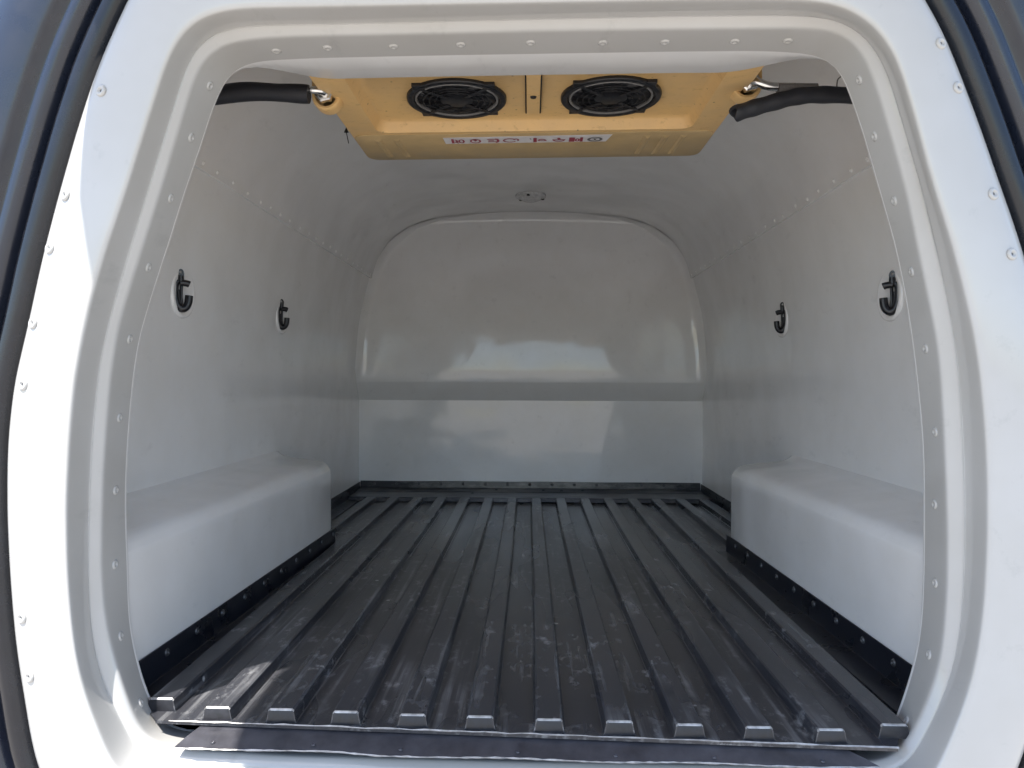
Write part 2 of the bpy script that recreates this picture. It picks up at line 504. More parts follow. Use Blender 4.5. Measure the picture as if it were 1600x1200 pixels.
ceil = [(0.585, 0.7865), (0.5735, 0.786)] + ceil[1:-1] + [(-0.5735, 0.786), (-0.585, 0.7865)]
V, Fc = extrude_profile(ceil, ys)
ceiling = make('ceiling_liner', V, Fc, LINER, van, autos=40)
RIVS = dome('rivet_small', 0.0040, 0.0022, LINER)
for s in (-1, 1):
    for k in range(22):
        y = 0.30 + k * 0.068 + random.uniform(-0.008, 0.008)
        nor = Vector((-s, 0, -0.25)).normalized()
        link('rivet', RIVS, ceiling, (s * 0.5716, y, 0.796 + random.uniform(-0.002, 0.002)), Vector((0, 0, 1)).rotation_difference(nor))

# bulkhead: upright lower sheet, sloped step at eye level, arched upper panel coved into the roof
def half_width(z):
    pr = SEC + CEI[1:]
    for (x0, z0), (x1, z1) in zip(pr, pr[1:]):
        if z0 <= z <= z1: return x0 + (x1 - x0) * (z - z0) / (z1 - z0)
    return 0.02
rows = [(-0.02, 0), (0.10, 0), (0.20, 0), (0.30, 0), (0.345, 0), (0.3475, -0.002), (0.380, -0.026), (0.411, -0.050), (0.414, -0.051)]
zz = [0.46, 0.52, 0.58, 0.64, 0.70, 0.76, 0.81, 0.85, 0.885, 0.915, 0.94, 0.96, 0.975, 0.987, 0.997, 1.006, 1.013, 1.019, 1.024, 1.0275, 1.0295]
rows += [(z, -0.051 + 0.042 * ((z - 0.414) / 0.6) ** 1.4) for z in zz]
ts = [-1, -0.985, -0.965, -0.94, -0.85, -0.7, -0.5, -0.25, 0, 0.25, 0.5, 0.7, 0.85, 0.94, 0.965, 0.985, 1]
grid = []
for z, dy in rows:
    hw = half_width(z) + 0.002
    line = []
    for t in ts:
        x = hw * t
        # distance to the roof/wall decides the cove
        ed = min(hw * (1 - abs(t)), (1.031 - 0.3 * (abs(x) ** 3)) - z) if z > 0.42 else 1
        cove = 0.0
        if ed < 0.035: cove = -0.030 * (1 - max(ed, 0) / 0.035) ** 2
        line.append(Vector((x, YBK + dy + cove, z)))
    grid.append(line)
V, Fc = rings_mesh(grid, False)
bulk = make('bulkhead', V, Fc, LINER, van, autos=28)
bulk['label'] = 'arched front bulkhead with a sloped step at eye level'

# wheel boxes
def wheel_box(s, xf, yend):
    pr = [(0.650, 0.275), (0.622, 0.252), (0.600, 0.245), (0.555, 0.239), (0.528, 0.2345), (0.513, 0.228), (0.504, 0.216), (0.5005, 0.200), (0.500, 0.12), (0.500, -0.01)]
    pr = smooth2([(x, z - 0.016) for x, z in pr], 4)
    def sw(x): return min(1, max(0, (0.640 - x) / 0.08))
    def kx(y): return (xf[0] - 0.5) + (xf[1] - xf[0]) * y / yend
    rings = [[Vector((s * (x + kx(y) * sw(x)), y, z)) for x, z in pr] for y in (YA + 0.006, 0.25, 0.5, 0.75, yend - 0.03)]
    for t in (0.35, 0.7, 1.0):
        ang = t * math.pi / 2
        dd = 0.03 * (1 - math.cos(ang))
        rings.append([Vector((s * (x + (dd + kx(yend)) * sw(x)), yend - 0.03 + 0.03 * math.sin(ang), z - (dd * sw(x) if z > 0.02 else 0))) for x, z in pr])
    rings.append([Vector((s * 0.66, yend + 0.001, z - 0.03)) for x, z in pr])
    V, Fc = rings_mesh(rings, False)
    return make('wheel_box', V, Fc, LINER, van, autos=40)
wheel_box(-1, (0.516, 0.490), 0.936)
wheel_box(1, (0.505, 0.480), 0.895)

# the open tailgate above: out of the frame, it throws the shade over the door
tg = []
TW = [(0.0, 0.53), (0.13, 0.57), (0.24, 0.635), (0.33, 0.66), (0.45, 0.665), (0.90, 0.665), (0.98, 0.60)]
for d_, hw in TW:
    y = -0.075 - d_
    z = 1.035 + 0.21 * d_ + 0.05 * math.sin(math.pi * d_)
    tg.append([Vector((x, y, zz_)) for x, zz_ in ((-hw, z), (-hw - 0.015, z + 0.02), (-hw, z + 0.05), (-hw * 0.5, z + 0.075), (hw * 0.5, z + 0.075), (hw, z + 0.05), (hw + 0.015, z + 0.02), (hw, z), (hw * 0.5, z + 0.012), (-hw * 0.5, z + 0.012))])
V, Fc = rings_mesh(tg, True, True, True)
tail = make('tailgate', V, Fc, [NAVY, WHITE], van, autos=40)
for p in tail.data.polygons:
    if p.normal.z < -0.5: p.material_index = 1

# ------------------------------------------------------------------ floor liner
liner = empty('floor_liner', (0, 0.9, 0), 'scuffed black ribbed metal sheet covering the cargo floor', 'floor sheet')
ZF = 0.002
V = [(-0.632, 0.026, ZF), (0.632, 0.026, ZF), (0.632, YBK + 0.01, ZF), (-0.632, YBK + 0.01, ZF)]
def yfr(x): return -0.033 - 0.021 * (x / 0.45)        # the sheet was cut slightly askew
v2 = [(-0.457, yfr(-0.457), ZF), (0.421, yfr(0.421), ZF), (0.462, 0.026, ZF), (-0.492, 0.026, ZF)]
sheetV = V + v2 + [(x, y, z - 0.004) for x, y, z in v2[:2]]
make('base_sheet', sheetV, [(0, 1, 2, 3), (4, 5, 6, 7), (4, 8, 9, 5)], FLOOR, liner)
def wavy_strip(x0, x1, fy, fz, w, n=60, amp=0.0008):
    rr = []
    for k in range(n + 1):
        x = x0 + (x1 - x0) * k / n
        t = k / n
        y = fy(t) + random.uniform(-amp, amp); z = fz(t) + random.uniform(-amp, amp) * 0.4
        ww = w * random.uniform(0.35, 1.1)
        rr.append([Vector((x, y, z + ww)), Vector((x, y - ww, z)), Vector((x, y, z - ww)), Vector((x, y + ww, z))])
    return rings_mesh(rr, True, True, True)
V, Fc = wavy_strip(-0.44, 0.422, lambda t: yfr(-0.44 + 0.862 * t), lambda t: ZF + 0.0004, 0.0013)
make('worn_front_edge', V, Fc, WORN, liner)

PITCHR, TOPW, BASW, RH = 0.0812, 0.0300, 0.0365, 0.0165
RIBEND = simple('dark_rib_end', (0.014, 0.014, 0.018), 0.45, 0, 0.5, 120)
def rib(x, y0, y1):
    jig = random.uniform(-0.001, 0.001)
    t, b, h = TOPW / 2, BASW / 2, RH + random.uniform(-0.0006, 0.0006)
    e = 0.0022
    sec = [(-b - 0.002, ZF - 0.0005), (-b, ZF + 0.001), (-t - 0.0008, ZF + h - 0.002), (-t + 0.0015, ZF + h), (t - 0.0015, ZF + h), (t + 0.0008, ZF + h - 0.002), (b, ZF + 0.001), (b + 0.002, ZF - 0.0005)]
    nseg = 9
    rr = []
    for k in range(nseg + 1):
        y = y0 + (y1 - y0) * k / nseg
        wob = math.sin(y * 3.1 + x * 9) * 0.0012
        rr.append([Vector((x + jig + wob + a, y, z)) for a, z in sec])
    # worn lip and sloping front end
    front = [Vector((v.x, v.y - 0.0020, v.z - (0.0014 if v.z > 0.01 else 0))) for v in rr[0]]
    foot = [Vector((x + jig + (v.x - x - jig) * 1.06, y0 - 0.0042, ZF + (v.z - ZF) * 0.05 + 0.0004)) for v in rr[0]]
    inner = [Vector((x + jig + (v.x - x - jig) * 0.93, y0 - 0.0024, ZF + (v.z - ZF) * 0.88)) for v in rr[0]]
    V, Fc = rings_mesh(rr, False)
    mi = [0] * len(Fc)
    n0 = len(V); m = len(sec)
    V += front + inner + foot
    for i in range(m - 1):
        Fc.append((i, i + 1, n0 + i + 1, n0 + i)); mi.append(1 if i in (2, 3, 4) else 0)
        Fc.append((n0 + i, n0 + i + 1, n0 + m + i + 1, n0 + m + i)); mi.append(1 if i == 3 else 0)
    # front face
    Fc.append(tuple(n0 + m + i for i in range(m))); mi.append(2)
    o = make('rib', V, Fc, [FLOOR, WORN, RIBEND], liner, mi=mi, autos=30)
    return o
for k in range(-7, 8):
    x = 0.024 + PITCHR * k
    if k == -7: y0 = 0.95
    elif k >= 6: y0 = 0.91
    else: y0 = yfr(x) + 0.008 + (0.018 if k in (-6, 5) else 0)
    rib(x, y0, 1.615)

RIVD = dome('rivet_dark', 0.0056, 0.0026, simple('rivet_dark_metal', (0.075, 0.078, 0.085), 0.35, 0.4, 0.3, 90))
STRIPB = simple('black_angle_strip', (0.011, 0.013, 0.020), 0.3, 0, 0.35, 14, 0.2)
def strip(name, V, Fc, mats=None, mi=None, label=None):
    o = make(name, V, Fc, mats or STRIPB, liner, mi=mi, bevel=0.0012)
    if label: o['label'] = label
    return o
def edge_strip(s, x, y0, y1, h=0.047, foot=0.042, rv0=None, step=0.088):
    pr = [(0.0, ZF + h), (-0.0025, ZF + h), (-0.0035, ZF + 0.006), (-foot, ZF + 0.0035), (-foot, ZF + 0.001), (0.0, ZF + 0.001)]
    xa, xb = x if isinstance(x, tuple) else (x, x)
    def xx_(y): return xa + (xb - xa) * (y - y0) / (y1 - y0)
    rr = [[Vector((s * (xx_(y) + a), y, z)) for a, z in pr] for y in (y0, y1)]
    V, Fc = rings_mesh(rr, True, True, True)
    o = strip('edge_strip', V, Fc)
    y = rv0 if rv0 is not None else y0 + 0.03
    while y < y1 - 0.01:
        link('rivet', RIVD, o, (s * (xx_(y) - 0.0030), y, ZF + h - 0.013), Vector((0, 0, 1)).rotation_difference(Vector((-s, 0, 0))))
        y += step
    return o
edge_strip(-1, (0.5145, 0.4895), YA + 0.006, 0.934, rv0=0.12)
edge_strip(1, (0.5035, 0.4795), YA + 0.006, 0.893, rv0=0.115)
edge_strip(-1, 0.6265, 0.96, YBK - 0.004, h=0.042)
edge_strip(1, 0.6265, 0.92, YBK - 0.004, h=0.042)
# strip along the bulkhead with a broad foot over the rib ends
yb = YBK - 0.003
pr = [(yb, 0.048), (yb - 0.0025, 0.048), (yb - 0.004, 0.024), (yb - 0.075, 0.0215), (yb - 0.078, 0.0195), (yb - 0.185, 0.0185), (yb - 0.190, 0.004), (yb, 0.004)]
rr = [[Vector((x, y + 0.001 * math.sin(x * 23), z + 0.0005 * math.sin(x * 17))) for y, z in pr] for x in [-0.622 + 1.244 * k / 24 for k in range(25)]]
V, Fc = rings_mesh(rr, True, True, True)
def dusty():
    m, n, l, p = newmat('dusty_black_strip')
    c = coords(n)
    f = ramp(n, l, noise(n, l, c, 9, 7, 0.75, (0.6, 2, 2)), [(0.46, g(0)), (0.66, g(1))]).outputs[0]
    l.new(mixc(n, l, f, (0.020, 0.022, 0.028, 1), (0.17, 0.17, 0.165, 1)), p.inputs['Base Color'])
    p.inputs['Roughness'].default_value = 0.3
    return m
bs = strip('edge_strip', V, Fc, dusty(), label='dusty strip across the foot of the bulkhead')
for k in range(15):
    link('rivet', RIVD, bs, (-0.57 + k * 0.0815, yb - 0.0032, 0.038), Vector((0, 0, 1)).rotation_difference(Vector((0, -1, 0))))
for x, y in ((-0.12, -0.04), (0.115, -0.05), (0.05, -0.045), (-0.2, -0.12), (0.19, -0.05)):
    link('rivet', RIVD, bs, (x, yb + y, 0.0225), None)

# threshold strip at the sill
def thr(t, k):     # t along, k 0 = inner edge, 1 = outer edge
    x = (-0.400 + 0.765 * t) if k == 0 else (-0.417 + 0.812 * t)
    dip = 0.0
    if k == 1:
        dip = 0.0035 * min(1, max(0, (t - 0.24) / 0.06)) + 0.0012 * math.sin(t * 23) * (1 if t > 0.4 else 0.4)
    y = yfr(x) + 0.004 if k == 0 else -0.047 - 0.014 * t - dip * 1.6
    z = -0.0035 if k == 0 else -0.0130
    return Vector((x, y, z))
rr = []
for i in range(61):
    t = i / 60
    a, b = thr(t, 0), thr(t, 1)
    m_ = a.lerp(b, 0.5) + Vector((0, 0, 0.0010 + 0.0008 * math.sin(t * 31)))
    rr.append([a, m_, b, b + Vector((0, 0.0008, -0.0022)), m_ + Vector((0, 0, -0.003)), a + Vector((0, 0, -0.003))])
V, Fc = rings_mesh(rr, True, True, True)
STRIPM = simple('black_strip_sky_grey', (0.085, 0.085, 0.10), 0.34, 0.35, 0.35, 26, 0.2)  # black strip coloured lighter and bluer to paint the sky it reflects
ths = make('threshold_strip', V, Fc, STRIPM, liner, autos=40)
ths['label'] = 'loose black metal strip along the door sill'
V, Fc = wavy_strip(0, 1, lambda t: 0, lambda t: 0, 0.0011)
V = []
rr = []
for i in range(121):
    t = i / 120
    b = thr(t, 1)
    ww = 0.0011 * random.uniform(0.5, 1.3)
    b = b + Vector((0, -0.0006 + random.uniform(-0.0005, 0.0005), -0.0006))
    rr.append([b + Vector((0, 0, ww)), b + Vector((0, -ww, 0)), b + Vector((0, 0, -ww)), b + Vector((0, ww, 0))])
V, Fc = rings_mesh(rr, True, True, True)
make('worn_lip', V, Fc, WORN, ths)
RIVT = dome('rivet_tiny', 0.0026, 0.0014, STRIPM)
for t in (0.05, 0.20, 0.33, 0.50, 0.64, 0.78, 0.93):
    p = thr(t, 0).lerp(thr(t, 1), 0.78)
    link('rivet', RIVT, ths, p + Vector((0, 0, 0.0008)), None)

# ------------------------------------------------------------------ evaporator unit under the roof
ev = empty('evaporator_unit', (0.005, 0.30, 1.03), 'yellow ochre plastic cooling unit with two black fans hung from the ceiling', 'cooling unit')
ZR, ZP = 0.842, 0.860        # rim and fan plate heights
def rrect(x0, x1, y0, y1, r, z, n=5):
    out = []
    for cx, cy, a0 in ((x1 - r, y1 - r, 0), (x0 + r, y1 - r, 90), (x0 + r, y0 + r, 180), (x1 - r, y0 + r, 270)):
        for k in range(n + 1):
            a = R(a0 + 90 * k / n)
            out.append(Vector((cx + r * math.cos(a), cy + r * math.sin(a), z)))
    return out
x0, x1, y0, y1 = -0.312, 0.316, 0.075, 0.500
rr = [rrect(x0 - 0.004, x1 + 0.004, y0, y1 + 0.004, 0.03, 1.018), rrect(x0, x1, y0, y1, 0.03, ZR + 0.008), rrect(x0 + 0.002, x1 - 0.002, y0 + 0.002, y1 - 0.002, 0.028, ZR + 0.002),
      rrect(x0 + 0.008, x1 - 0.008, y0 + 0.008, y1 - 0.008, 0.024, ZR + 0.001),
      rrect(-0.266, 0.272, y0 + 0.02, 0.352, 0.022, ZR - 0.0005), rrect(-0.262, 0.268, y0 + 0.024, 0.348, 0.020, ZR), rrect(-0.256, 0.262, y0 + 0.03, 0.340, 0.016, ZP - 0.004), rrect(-0.252, 0.258, y0 + 0.034, 0.336, 0.014, ZP)]
V, Fc = rings_mesh(rr, True, False, True)
make('housing', V, Fc, YELLOW, ev, autos=50)
PANELM = simple('shaded_yellow_panel', (0.50, 0.36, 0.18), 0.5, 0, 0.14, 22)  # the housing's yellow, darkened to paint in the shade on the rear underside
pp = [rrect(-0.308, 0.312, 0.357, 0.4965, rr_, zz_) for rr_, zz_ in ((0.022, ZR + 0.004), (0.022, ZR - 0.0006))] + [rrect(-0.3065, 0.3105, 0.3585, 0.495, 0.02, ZR - 0.0016)]
V, Fc = rings_mesh(pp, True, False, True)
make('rear_panel', V, Fc, PANELM, ev, autos=50)
# embossed ribs of the rear panel and the clip strip between the fans
def wedge(xa, xb, ya, yb_, w, z, h):
    d = Vector((xb - xa, yb_ - ya, 0)).normalized(); nrm = Vector((-d.y, d.x, 0))
    a, b = Vector((xa, ya, z)), Vector((xb, yb_, z))
    V = [a - nrm * w, a + nrm * w, b + nrm * w, b - nrm * w]
    V += [v + Vector((0, 0, -h)) for v in (a - nrm * w * .5 + d * w, a + nrm * w * .5 + d * w, b + nrm * w * .5 - d * w, b - nrm * w * .5 - d * w)]
    return V, [(0, 1, 5, 4), (1, 2, 6, 5), (2, 3, 7, 6), (3, 0, 4, 7), (4, 5, 6, 7)]
for xa in (-0.268, -0.236, 0.200, 0.232, 0.262):
    V, Fc = wedge(xa, xa + (0.004 if xa < 0 else -0.004), 0.375, 0.478, 0.006, ZR - 0.0014, 0.0025)
    make('moulded_rib', V, Fc, PANELM, ev, autos=20)
V, Fc = box(-0.009, 0.013, 0.155, 0.312, ZP - 0.0035, ZP + 0.002)
cl = make('clip_strip', V, Fc, YELLOW, ev, bevel=0.001)
for xx in (-0.0105, 0.0125):
    V, Fc = box(xx, xx + 0.002, 0.16, 0.305, ZP - 0.0042, ZP + 0.001)
    make('slot', V, Fc, DARKIN, cl)
V, Fc = lathe([(0.0001, -0.004), (0.004, -0.003), (0.005, 0)], 10, False)
make('screw', [(v[0] + 0.002, v[1] * 0.7 + 0.235, v[2] + ZP - 0.0035) for v in V], Fc, BLACKP, cl)
# fans
def annulus(cx, cy, r0, r1, z0, z1, n=40, rb=0.002):
    pr = [(r0, z1), (r0, z0 + rb), (r0 + rb, z0), (r1 - rb, z0), (r1, z0 + rb), (r1, z1)]
    rings = [[Vector((cx + r * math.cos(2 * math.pi * k / n), cy + r * math.sin(2 * math.pi * k / n), z)) for k in range(n)] for r, z in pr]
    return rings_mesh(rings)
def fan(cx, cy, label):
    v, f = annulus(cx, cy, 0.0665, 0.0775, ZP - 0.0062, ZP + 0.001)
    parts = [(v, f)]
    for a in (45, 135, 225, 315):
        ax, ay = cx + 0.0765 * math.cos(R(a)), cy + 0.0765 * math.sin(R(a))
        vv, ff = box(-0.0075, 0.0075, -0.0075, 0.0075, ZP - 0.0054, ZP + 0.001)
        parts.append(([Vector((ax + q[0], ay + q[1], q[2])) for q in vv], ff))
    fr = make('fan', *join(*parts), BLACKP, ev, bevel=0.001)
    fr['label'] = label
    v, f = lathe([(0.0001, 0), (0.0668, 0)], 40, False)
    make('well', [(q[0] + cx, q[1] + cy, ZP - 0.0008) for q in v], f, DARKIN, fr)
    v, f = annulus(cx, cy, 0.0615, 0.0650, ZP - 0.0050, ZP - 0.001, rb=0.001)
    make('reflection_ring', v, f, GREYP, fr, autos=40)  # grey ring stands in for the bright reflected arc inside the fan rim
    v, f = lathe([(0.0001, -0.0085), (0.022, -0.0085), (0.0255, -0.007), (0.026, -0.001)], 28, False)
    make('hub', [(q[0] + cx, q[1] + cy, q[2] * 0.62 + ZP) for q in v], f, BLACKP, fr, autos=40)
    for k in range(9):
        a = 2 * math.pi * k / 9 + 0.3
        V = []
        for r, sw in ((0.025, 0.0), (0.043, 0.18), (0.060, 0.40)):
            for t, dz in ((-0.26, -0.0015), (0.0, -0.004), (0.26, -0.0068)):
                aa = a + sw + t
                V.append(Vector((cx + r * math.cos(aa), cy + r * math.sin(aa), ZP + dz * 0.62)))
        Fq = [(0, 1, 4, 3), (1, 2, 5, 4), (3, 4, 7, 6), (4, 5, 8, 7)]
        b = make('blade', V, Fq, GREYP if False else BLACKP, fr, autos=60)
        sm = b.modifiers.new('solid', 'SOLIDIFY'); sm.thickness = 0.0006
    for k in range(4):
        a = R(45 + 90 * k)
        d = Vector((math.cos(a), math.sin(a), 0)); nn = Vector((-d.y, d.x, 0))
        c0 = Vector((cx, cy, ZP - 0.0060))
        V = []
        for r, w in ((0.02, 0.004), (0.070, 0.003)):
            for sgn in (-1, 1):
                for z in (0, 0.002):
                    V.append(c0 + d * r + nn * w * sgn + Vector((0, 0, z)))
        make('spoke', V, [(0, 2, 6, 4), (1, 5, 7, 3), (0, 4, 5, 1), (2, 3, 7, 6), (4, 6, 7, 5), (0, 1, 3, 2)], BLACKP, fr)
    for r in (0.034, 0.043, 0.052):
        v, f = annulus(cx, cy, r - 0.0009, r + 0.0009, ZP - 0.0063, ZP - 0.0052, 36, 0.0003)
        make('guard_ring', v, f, BLACKP, fr)
fan(-0.117, 0.246, 'left black fan of the yellow unit')
fan(0.122, 0.246, 'right black fan of the yellow unit')
# pipe collars at the two front corners
def collar(cx, z0, z1, hw, yf):
    def rr_(s, y):
        out = []
        r = hw * s
        zc = z0 + hw
        for k in range(13):
            a = math.pi + math.pi * k / 12
            out.append(Vector((cx + r * math.cos(a), y, zc + r * math.sin(a))))
        out += [Vector((cx + r, y, z1 - (1 - s) * hw)), Vector((cx - r, y, z1 - (1 - s) * hw))]
        return out
    rings = [rr_(0.95, yf + 0.026), rr_(1, yf + 0.020), rr_(1, yf + 0.006), rr_(0.97, yf + 0.002), rr_(0.90, yf), rr_(0.74, yf + 0.001), rr_(0.70, yf + 0.004), rr_(0.68, yf + 0.010)]
    V, Fc = rings_mesh(rings, True, True, True)
    return make('pipe_collar', V, Fc, YELLOW, ev, autos=40)
cl1 = collar(-0.3075, 0.8245, 0.876, 0.0215, 0.190)
cl2 = collar(0.3160, 0.8305, 0.884, 0.0225, 0.190)
def hexnut(cx, cz, y, r, l):
    rings = []
    for rr0, yy in ((r, y + l), (r, y + 0.002), (r * 0.86, y), (r * 0.55, y), (r * 0.5, y + 0.004)):
        rings.append([Vector((cx + rr0 * math.cos(R(60 * k + 12)), yy, cz + rr0 * math.sin(R(60 * k + 12)))) for k in range(6)])
    return rings_mesh(rings, True, False, True)
V, Fc = hexnut(-0.307, 0.846, 0.176, 0.0145, 0.024)
make('pipe_nut', V, Fc, CHROME, cl1, autos=25)
V, Fc = hexnut(0.316, 0.853, 0.176, 0.0155, 0.024)
make('pipe_nut', V, Fc, CHROME, cl2, autos=25)
V, Fc = tube([(-0.3050, 0.1860, 0.8430), (-0.3060, 0.1720, 0.8435), (-0.3140, 0.1660, 0.8440), (-0.3270, 0.1660, 0.8445), (-0.3450, 0.1660, 0.8450)], 0.0052, 12)
make('pipe', V, Fc, CHROME, cl1, autos=60)
V, Fc = tube([(0.3160, 0.1860, 0.8490), (0.3170, 0.1680, 0.8480), (0.3220, 0.1600, 0.8430), (0.3320, 0.1590, 0.8380), (0.3480, 0.1600, 0.8360), (0.3740, 0.1620, 0.8360)], 0.0062, 12)
make('pipe', V, Fc, CHROME, cl2, autos=60)
ev.rotation_euler = (0, R(-0.55), 0)

# drip sticker with its upside-down print
sx0, sx1 = -0.154, 0.138
SZ = ZR - 0.0012
V = [(sx0, 0.372, SZ - 0.0010), (sx1, 0.366, SZ - 0.0010), (sx1 - 0.008, 0.402, SZ - 0.0010), (sx0 + 0.002, 0.404, SZ - 0.0010)]
V = V + [(x, y, z + 0.0004) for x, y, z in V]
stk = make('sticker', V, [(0, 1, 2, 3), (7, 6, 5, 4), (0, 4, 5, 1), (1, 5, 6, 2), (2, 6, 7, 3), (3, 7, 4, 0)], STICK, ev)
stk['label'] = 'white sticker strip with upside-down red print'
def glyph(kind, cx, w, ink):
    z = SZ - 0.0016
    cy, h = 0.388, 0.022
    P = []
    def bar(xa, ya, xb, yb_, t):
        d = Vector((xb - xa, yb_ - ya, 0))
        nn = Vector((-d.y, d.x, 0)).normalized() * t / 2
        a, b = Vector((cx + xa * w, cy + ya * h, z)), Vector((cx + xb * w, cy + yb_ * h, z))
        P.append(([a - nn, b - nn, b + nn, a + nn], [(0, 1, 2, 3)]))
    def arc(ox, oy, rx, ry, a0, a1, t, n=14):
        pts = [(ox + rx * math.cos(R(a0 + (a1 - a0) * k / n)), oy + ry * math.sin(R(a0 + (a1 - a0) * k / n))) for k in range(n + 1)]
        for p, q in zip(pts, pts[1:]): bar(p[0], p[1], q[0], q[1], t)
    T = 0.0030
    if kind == 'R':
        bar(-.5, -.5, -.5, .5, .0045); arc(-.3, 0, .2, .3, -90, 90, T); bar(-.25, .1, 0, .5, T); arc(.3, .05, .22, .38, 0, 360, T)
    if kind == 'cup':
        arc(0, .05, .5, .42, 0, 360, T); bar(-.2, -.15, .2, -.15, .004); bar(0, -.45, 0, .1, T)
    if kind == 'D':
        bar(-.5, -.3, .3, -.3, T); bar(-.45, .25, .35, .25, T); bar(-.4, 0, .1, 0, T); arc(.25, 0, .25, .42, -90, 90, .0045)
    if kind == 'C':
        arc(-.1, 0, .45, .4, 30, 330, T); arc(.35, -.1, .15, .25, -180, 60, T)
    if kind == 'tick':
        bar(-.3, -.4, .3, -.2, T)
    if kind == 'I':
        bar(-.5, -.5, -.5, .5, .006); bar(-.2, .2, .5, .15, T); arc(.1, .1, .3, .3, 180, 360, T)
    if kind == 'dish':
        arc(0, -.1, .5, .5, 0, 180, T); bar(-.5, 0, .5, 0, T); bar(-.06, -.45, .06, -.1, .005)
    if kind == 'H':
        bar(-.5, -.5, -.5, .5, .005); bar(-.25, -.5, -.25, .5, .005); bar(-.5, 0, -.25, 0, T); arc(.1, .1, .14, .3, 0, 360, T); bar(.45, -.5, .45, .5, .005); bar(.3, .1, .45, .1, T)
    if kind == 'OO':
        arc(0, 0, .5, .48, 0, 360, T * .8); arc(-.2, 0, .2, .28, 0, 360, T * .8); arc(.2, 0, .2, .28, 0, 360, T * .8)
    V, Fc = [], []
    for v, f in P:
        nb = len(V); V += v; Fc += [tuple(i + nb for i in q) for q in f]
    o = make('printed_mark', V, Fc, ink, stk, fix=False)
for kind, px, w, ink in (('R', 713, 17, REDINK), ('cup', 740, 15, REDINK), ('D', 767, 17, REDINK), ('C', 796, 22, REDINK), ('tick', 826, 4, GREYINK), ('I', 842, 18, REDINK), ('dish', 870, 18, REDINK), ('H', 897, 18, REDINK), ('OO', 926, 22, GREYINK)):
    d = 0.388 + 0.9
    glyph(kind, (px - 828) / F * d, w / F * d, ink)

# ------------------------------------------------------------------ hoses and small wires
V, Fc = tube([(-0.3230, 0.1660, 0.8350), (-0.3600, 0.1640, 0.8365), (-0.4200, 0.1600, 0.8365), (-0.5000, 0.1550, 0.8225), (-0.5750, 0.1500, 0.8070), (-0.6400, 0.1500, 0.7975)],
             lambda t: 0.0130 + 0.0006 * math.sin(t * 19), 16)
h1 = make('refrigerant_hose', V, Fc, HOSE, autos=50)
props(h1, 'black insulated hose running from the left collar of the yellow unit', 'hose', 'insulated hoses of the cooling unit')
hose = empty('split_insulation_hose', (0.40, 0.17, 0.83), 'black insulation hose with a cut open end at the right of the yellow unit', 'hose', 'insulated hoses of the cooling unit')
# right hose: hollow foam sleeve with a cut open end
pts = catmull([(0.2880, 0.1500, 0.7975), (0.3120, 0.1500, 0.8050), (0.3480, 0.1500, 0.8150), (0.3830, 0.1500, 0.8225), (0.4280, 0.1500, 0.8235), (0.5080, 0.1500, 0.8190), (0.5730, 0.1500, 0.8150), (0.6280, 0.1500, 0.8150)], 8)
rings = []
n = 18
for i, c in enumerate(pts):
    t = (pts[min(i + 1, len(pts) - 1)] - pts[max(i - 1, 0)]).normalized()
    a = Vector((0, 0, 1)) - t * t.z; a.normalize(); b = t.cross(a)
    rad = 0.0114 + 0.0005 * math.sin(i * 0.9)
    sk = 0.004 if i == 0 else 0
    rings.append([c + (a * math.cos(2 * math.pi * k / n) + b * math.sin(2 * math.pi * k / n)) * rad + t * sk * math.sin(2 * math.pi * k / n * 2) for k in range(n)])
inner = []
for i in (0, 3, 8):
    c = sum(rings[i], Vector()) / n
    inner.append([c + (q - c) * 0.6 for q in rings[i]])
V, Fc = rings_mesh(inner[::-1] + rings, True, True, True)
make('sleeve', V, Fc, HOSE, hose, autos=60)
V, Fc = tube([(0.3520, 0.1610, 0.8365), (0.3770, 0.1610, 0.8370), (0.4070, 0.1580, 0.8370)], lambda t: 0.0088 - 0.003 * t, 12)
make('foam_core', V, Fc, FOAM, hose, autos=60)
# black tie with its tail at the unit's left edge
p0 = at(541, 207, 0.40)
V1 = lathe([(0.0001, 0.010), (0.0045, 0.0), (0.0001, -0.001)], 8, False)
v, f = V1
tw = tube([p0 + Vector((0, 0, 0)), p0 + Vector((0.002, 0, -0.008)), p0 + Vector((0.004, 0.001, -0.019))], 0.0008, 6)
v = [p0 + Vector((q[0], q[1] * 0.6, q[2])) for q in v]
tie = make('cable_tie', *join((v, f), tw), RUBBER)
props(tie, 'small black cable tie tail beside the yellow unit, pointing down', 'cable tie')
pa = at(1322, 124, 0.16)
loop = tube([pa + Vector((0.03, 0.02, -0.02)), pa + Vector((0.004, 0, 0.004)), pa + Vector((-0.010, 0, 0.002)), pa + Vector((-0.013, 0, -0.010)), pa + Vector((-0.008, 0.01, -0.026))], 0.0009, 6)
wr = make('wire_loop', *loop, simple('grey_wire', (0.09, 0.09, 0.09), 0.5))
props(wr, 'thin dark wire loop in the upper right corner of the bay', 'wire')

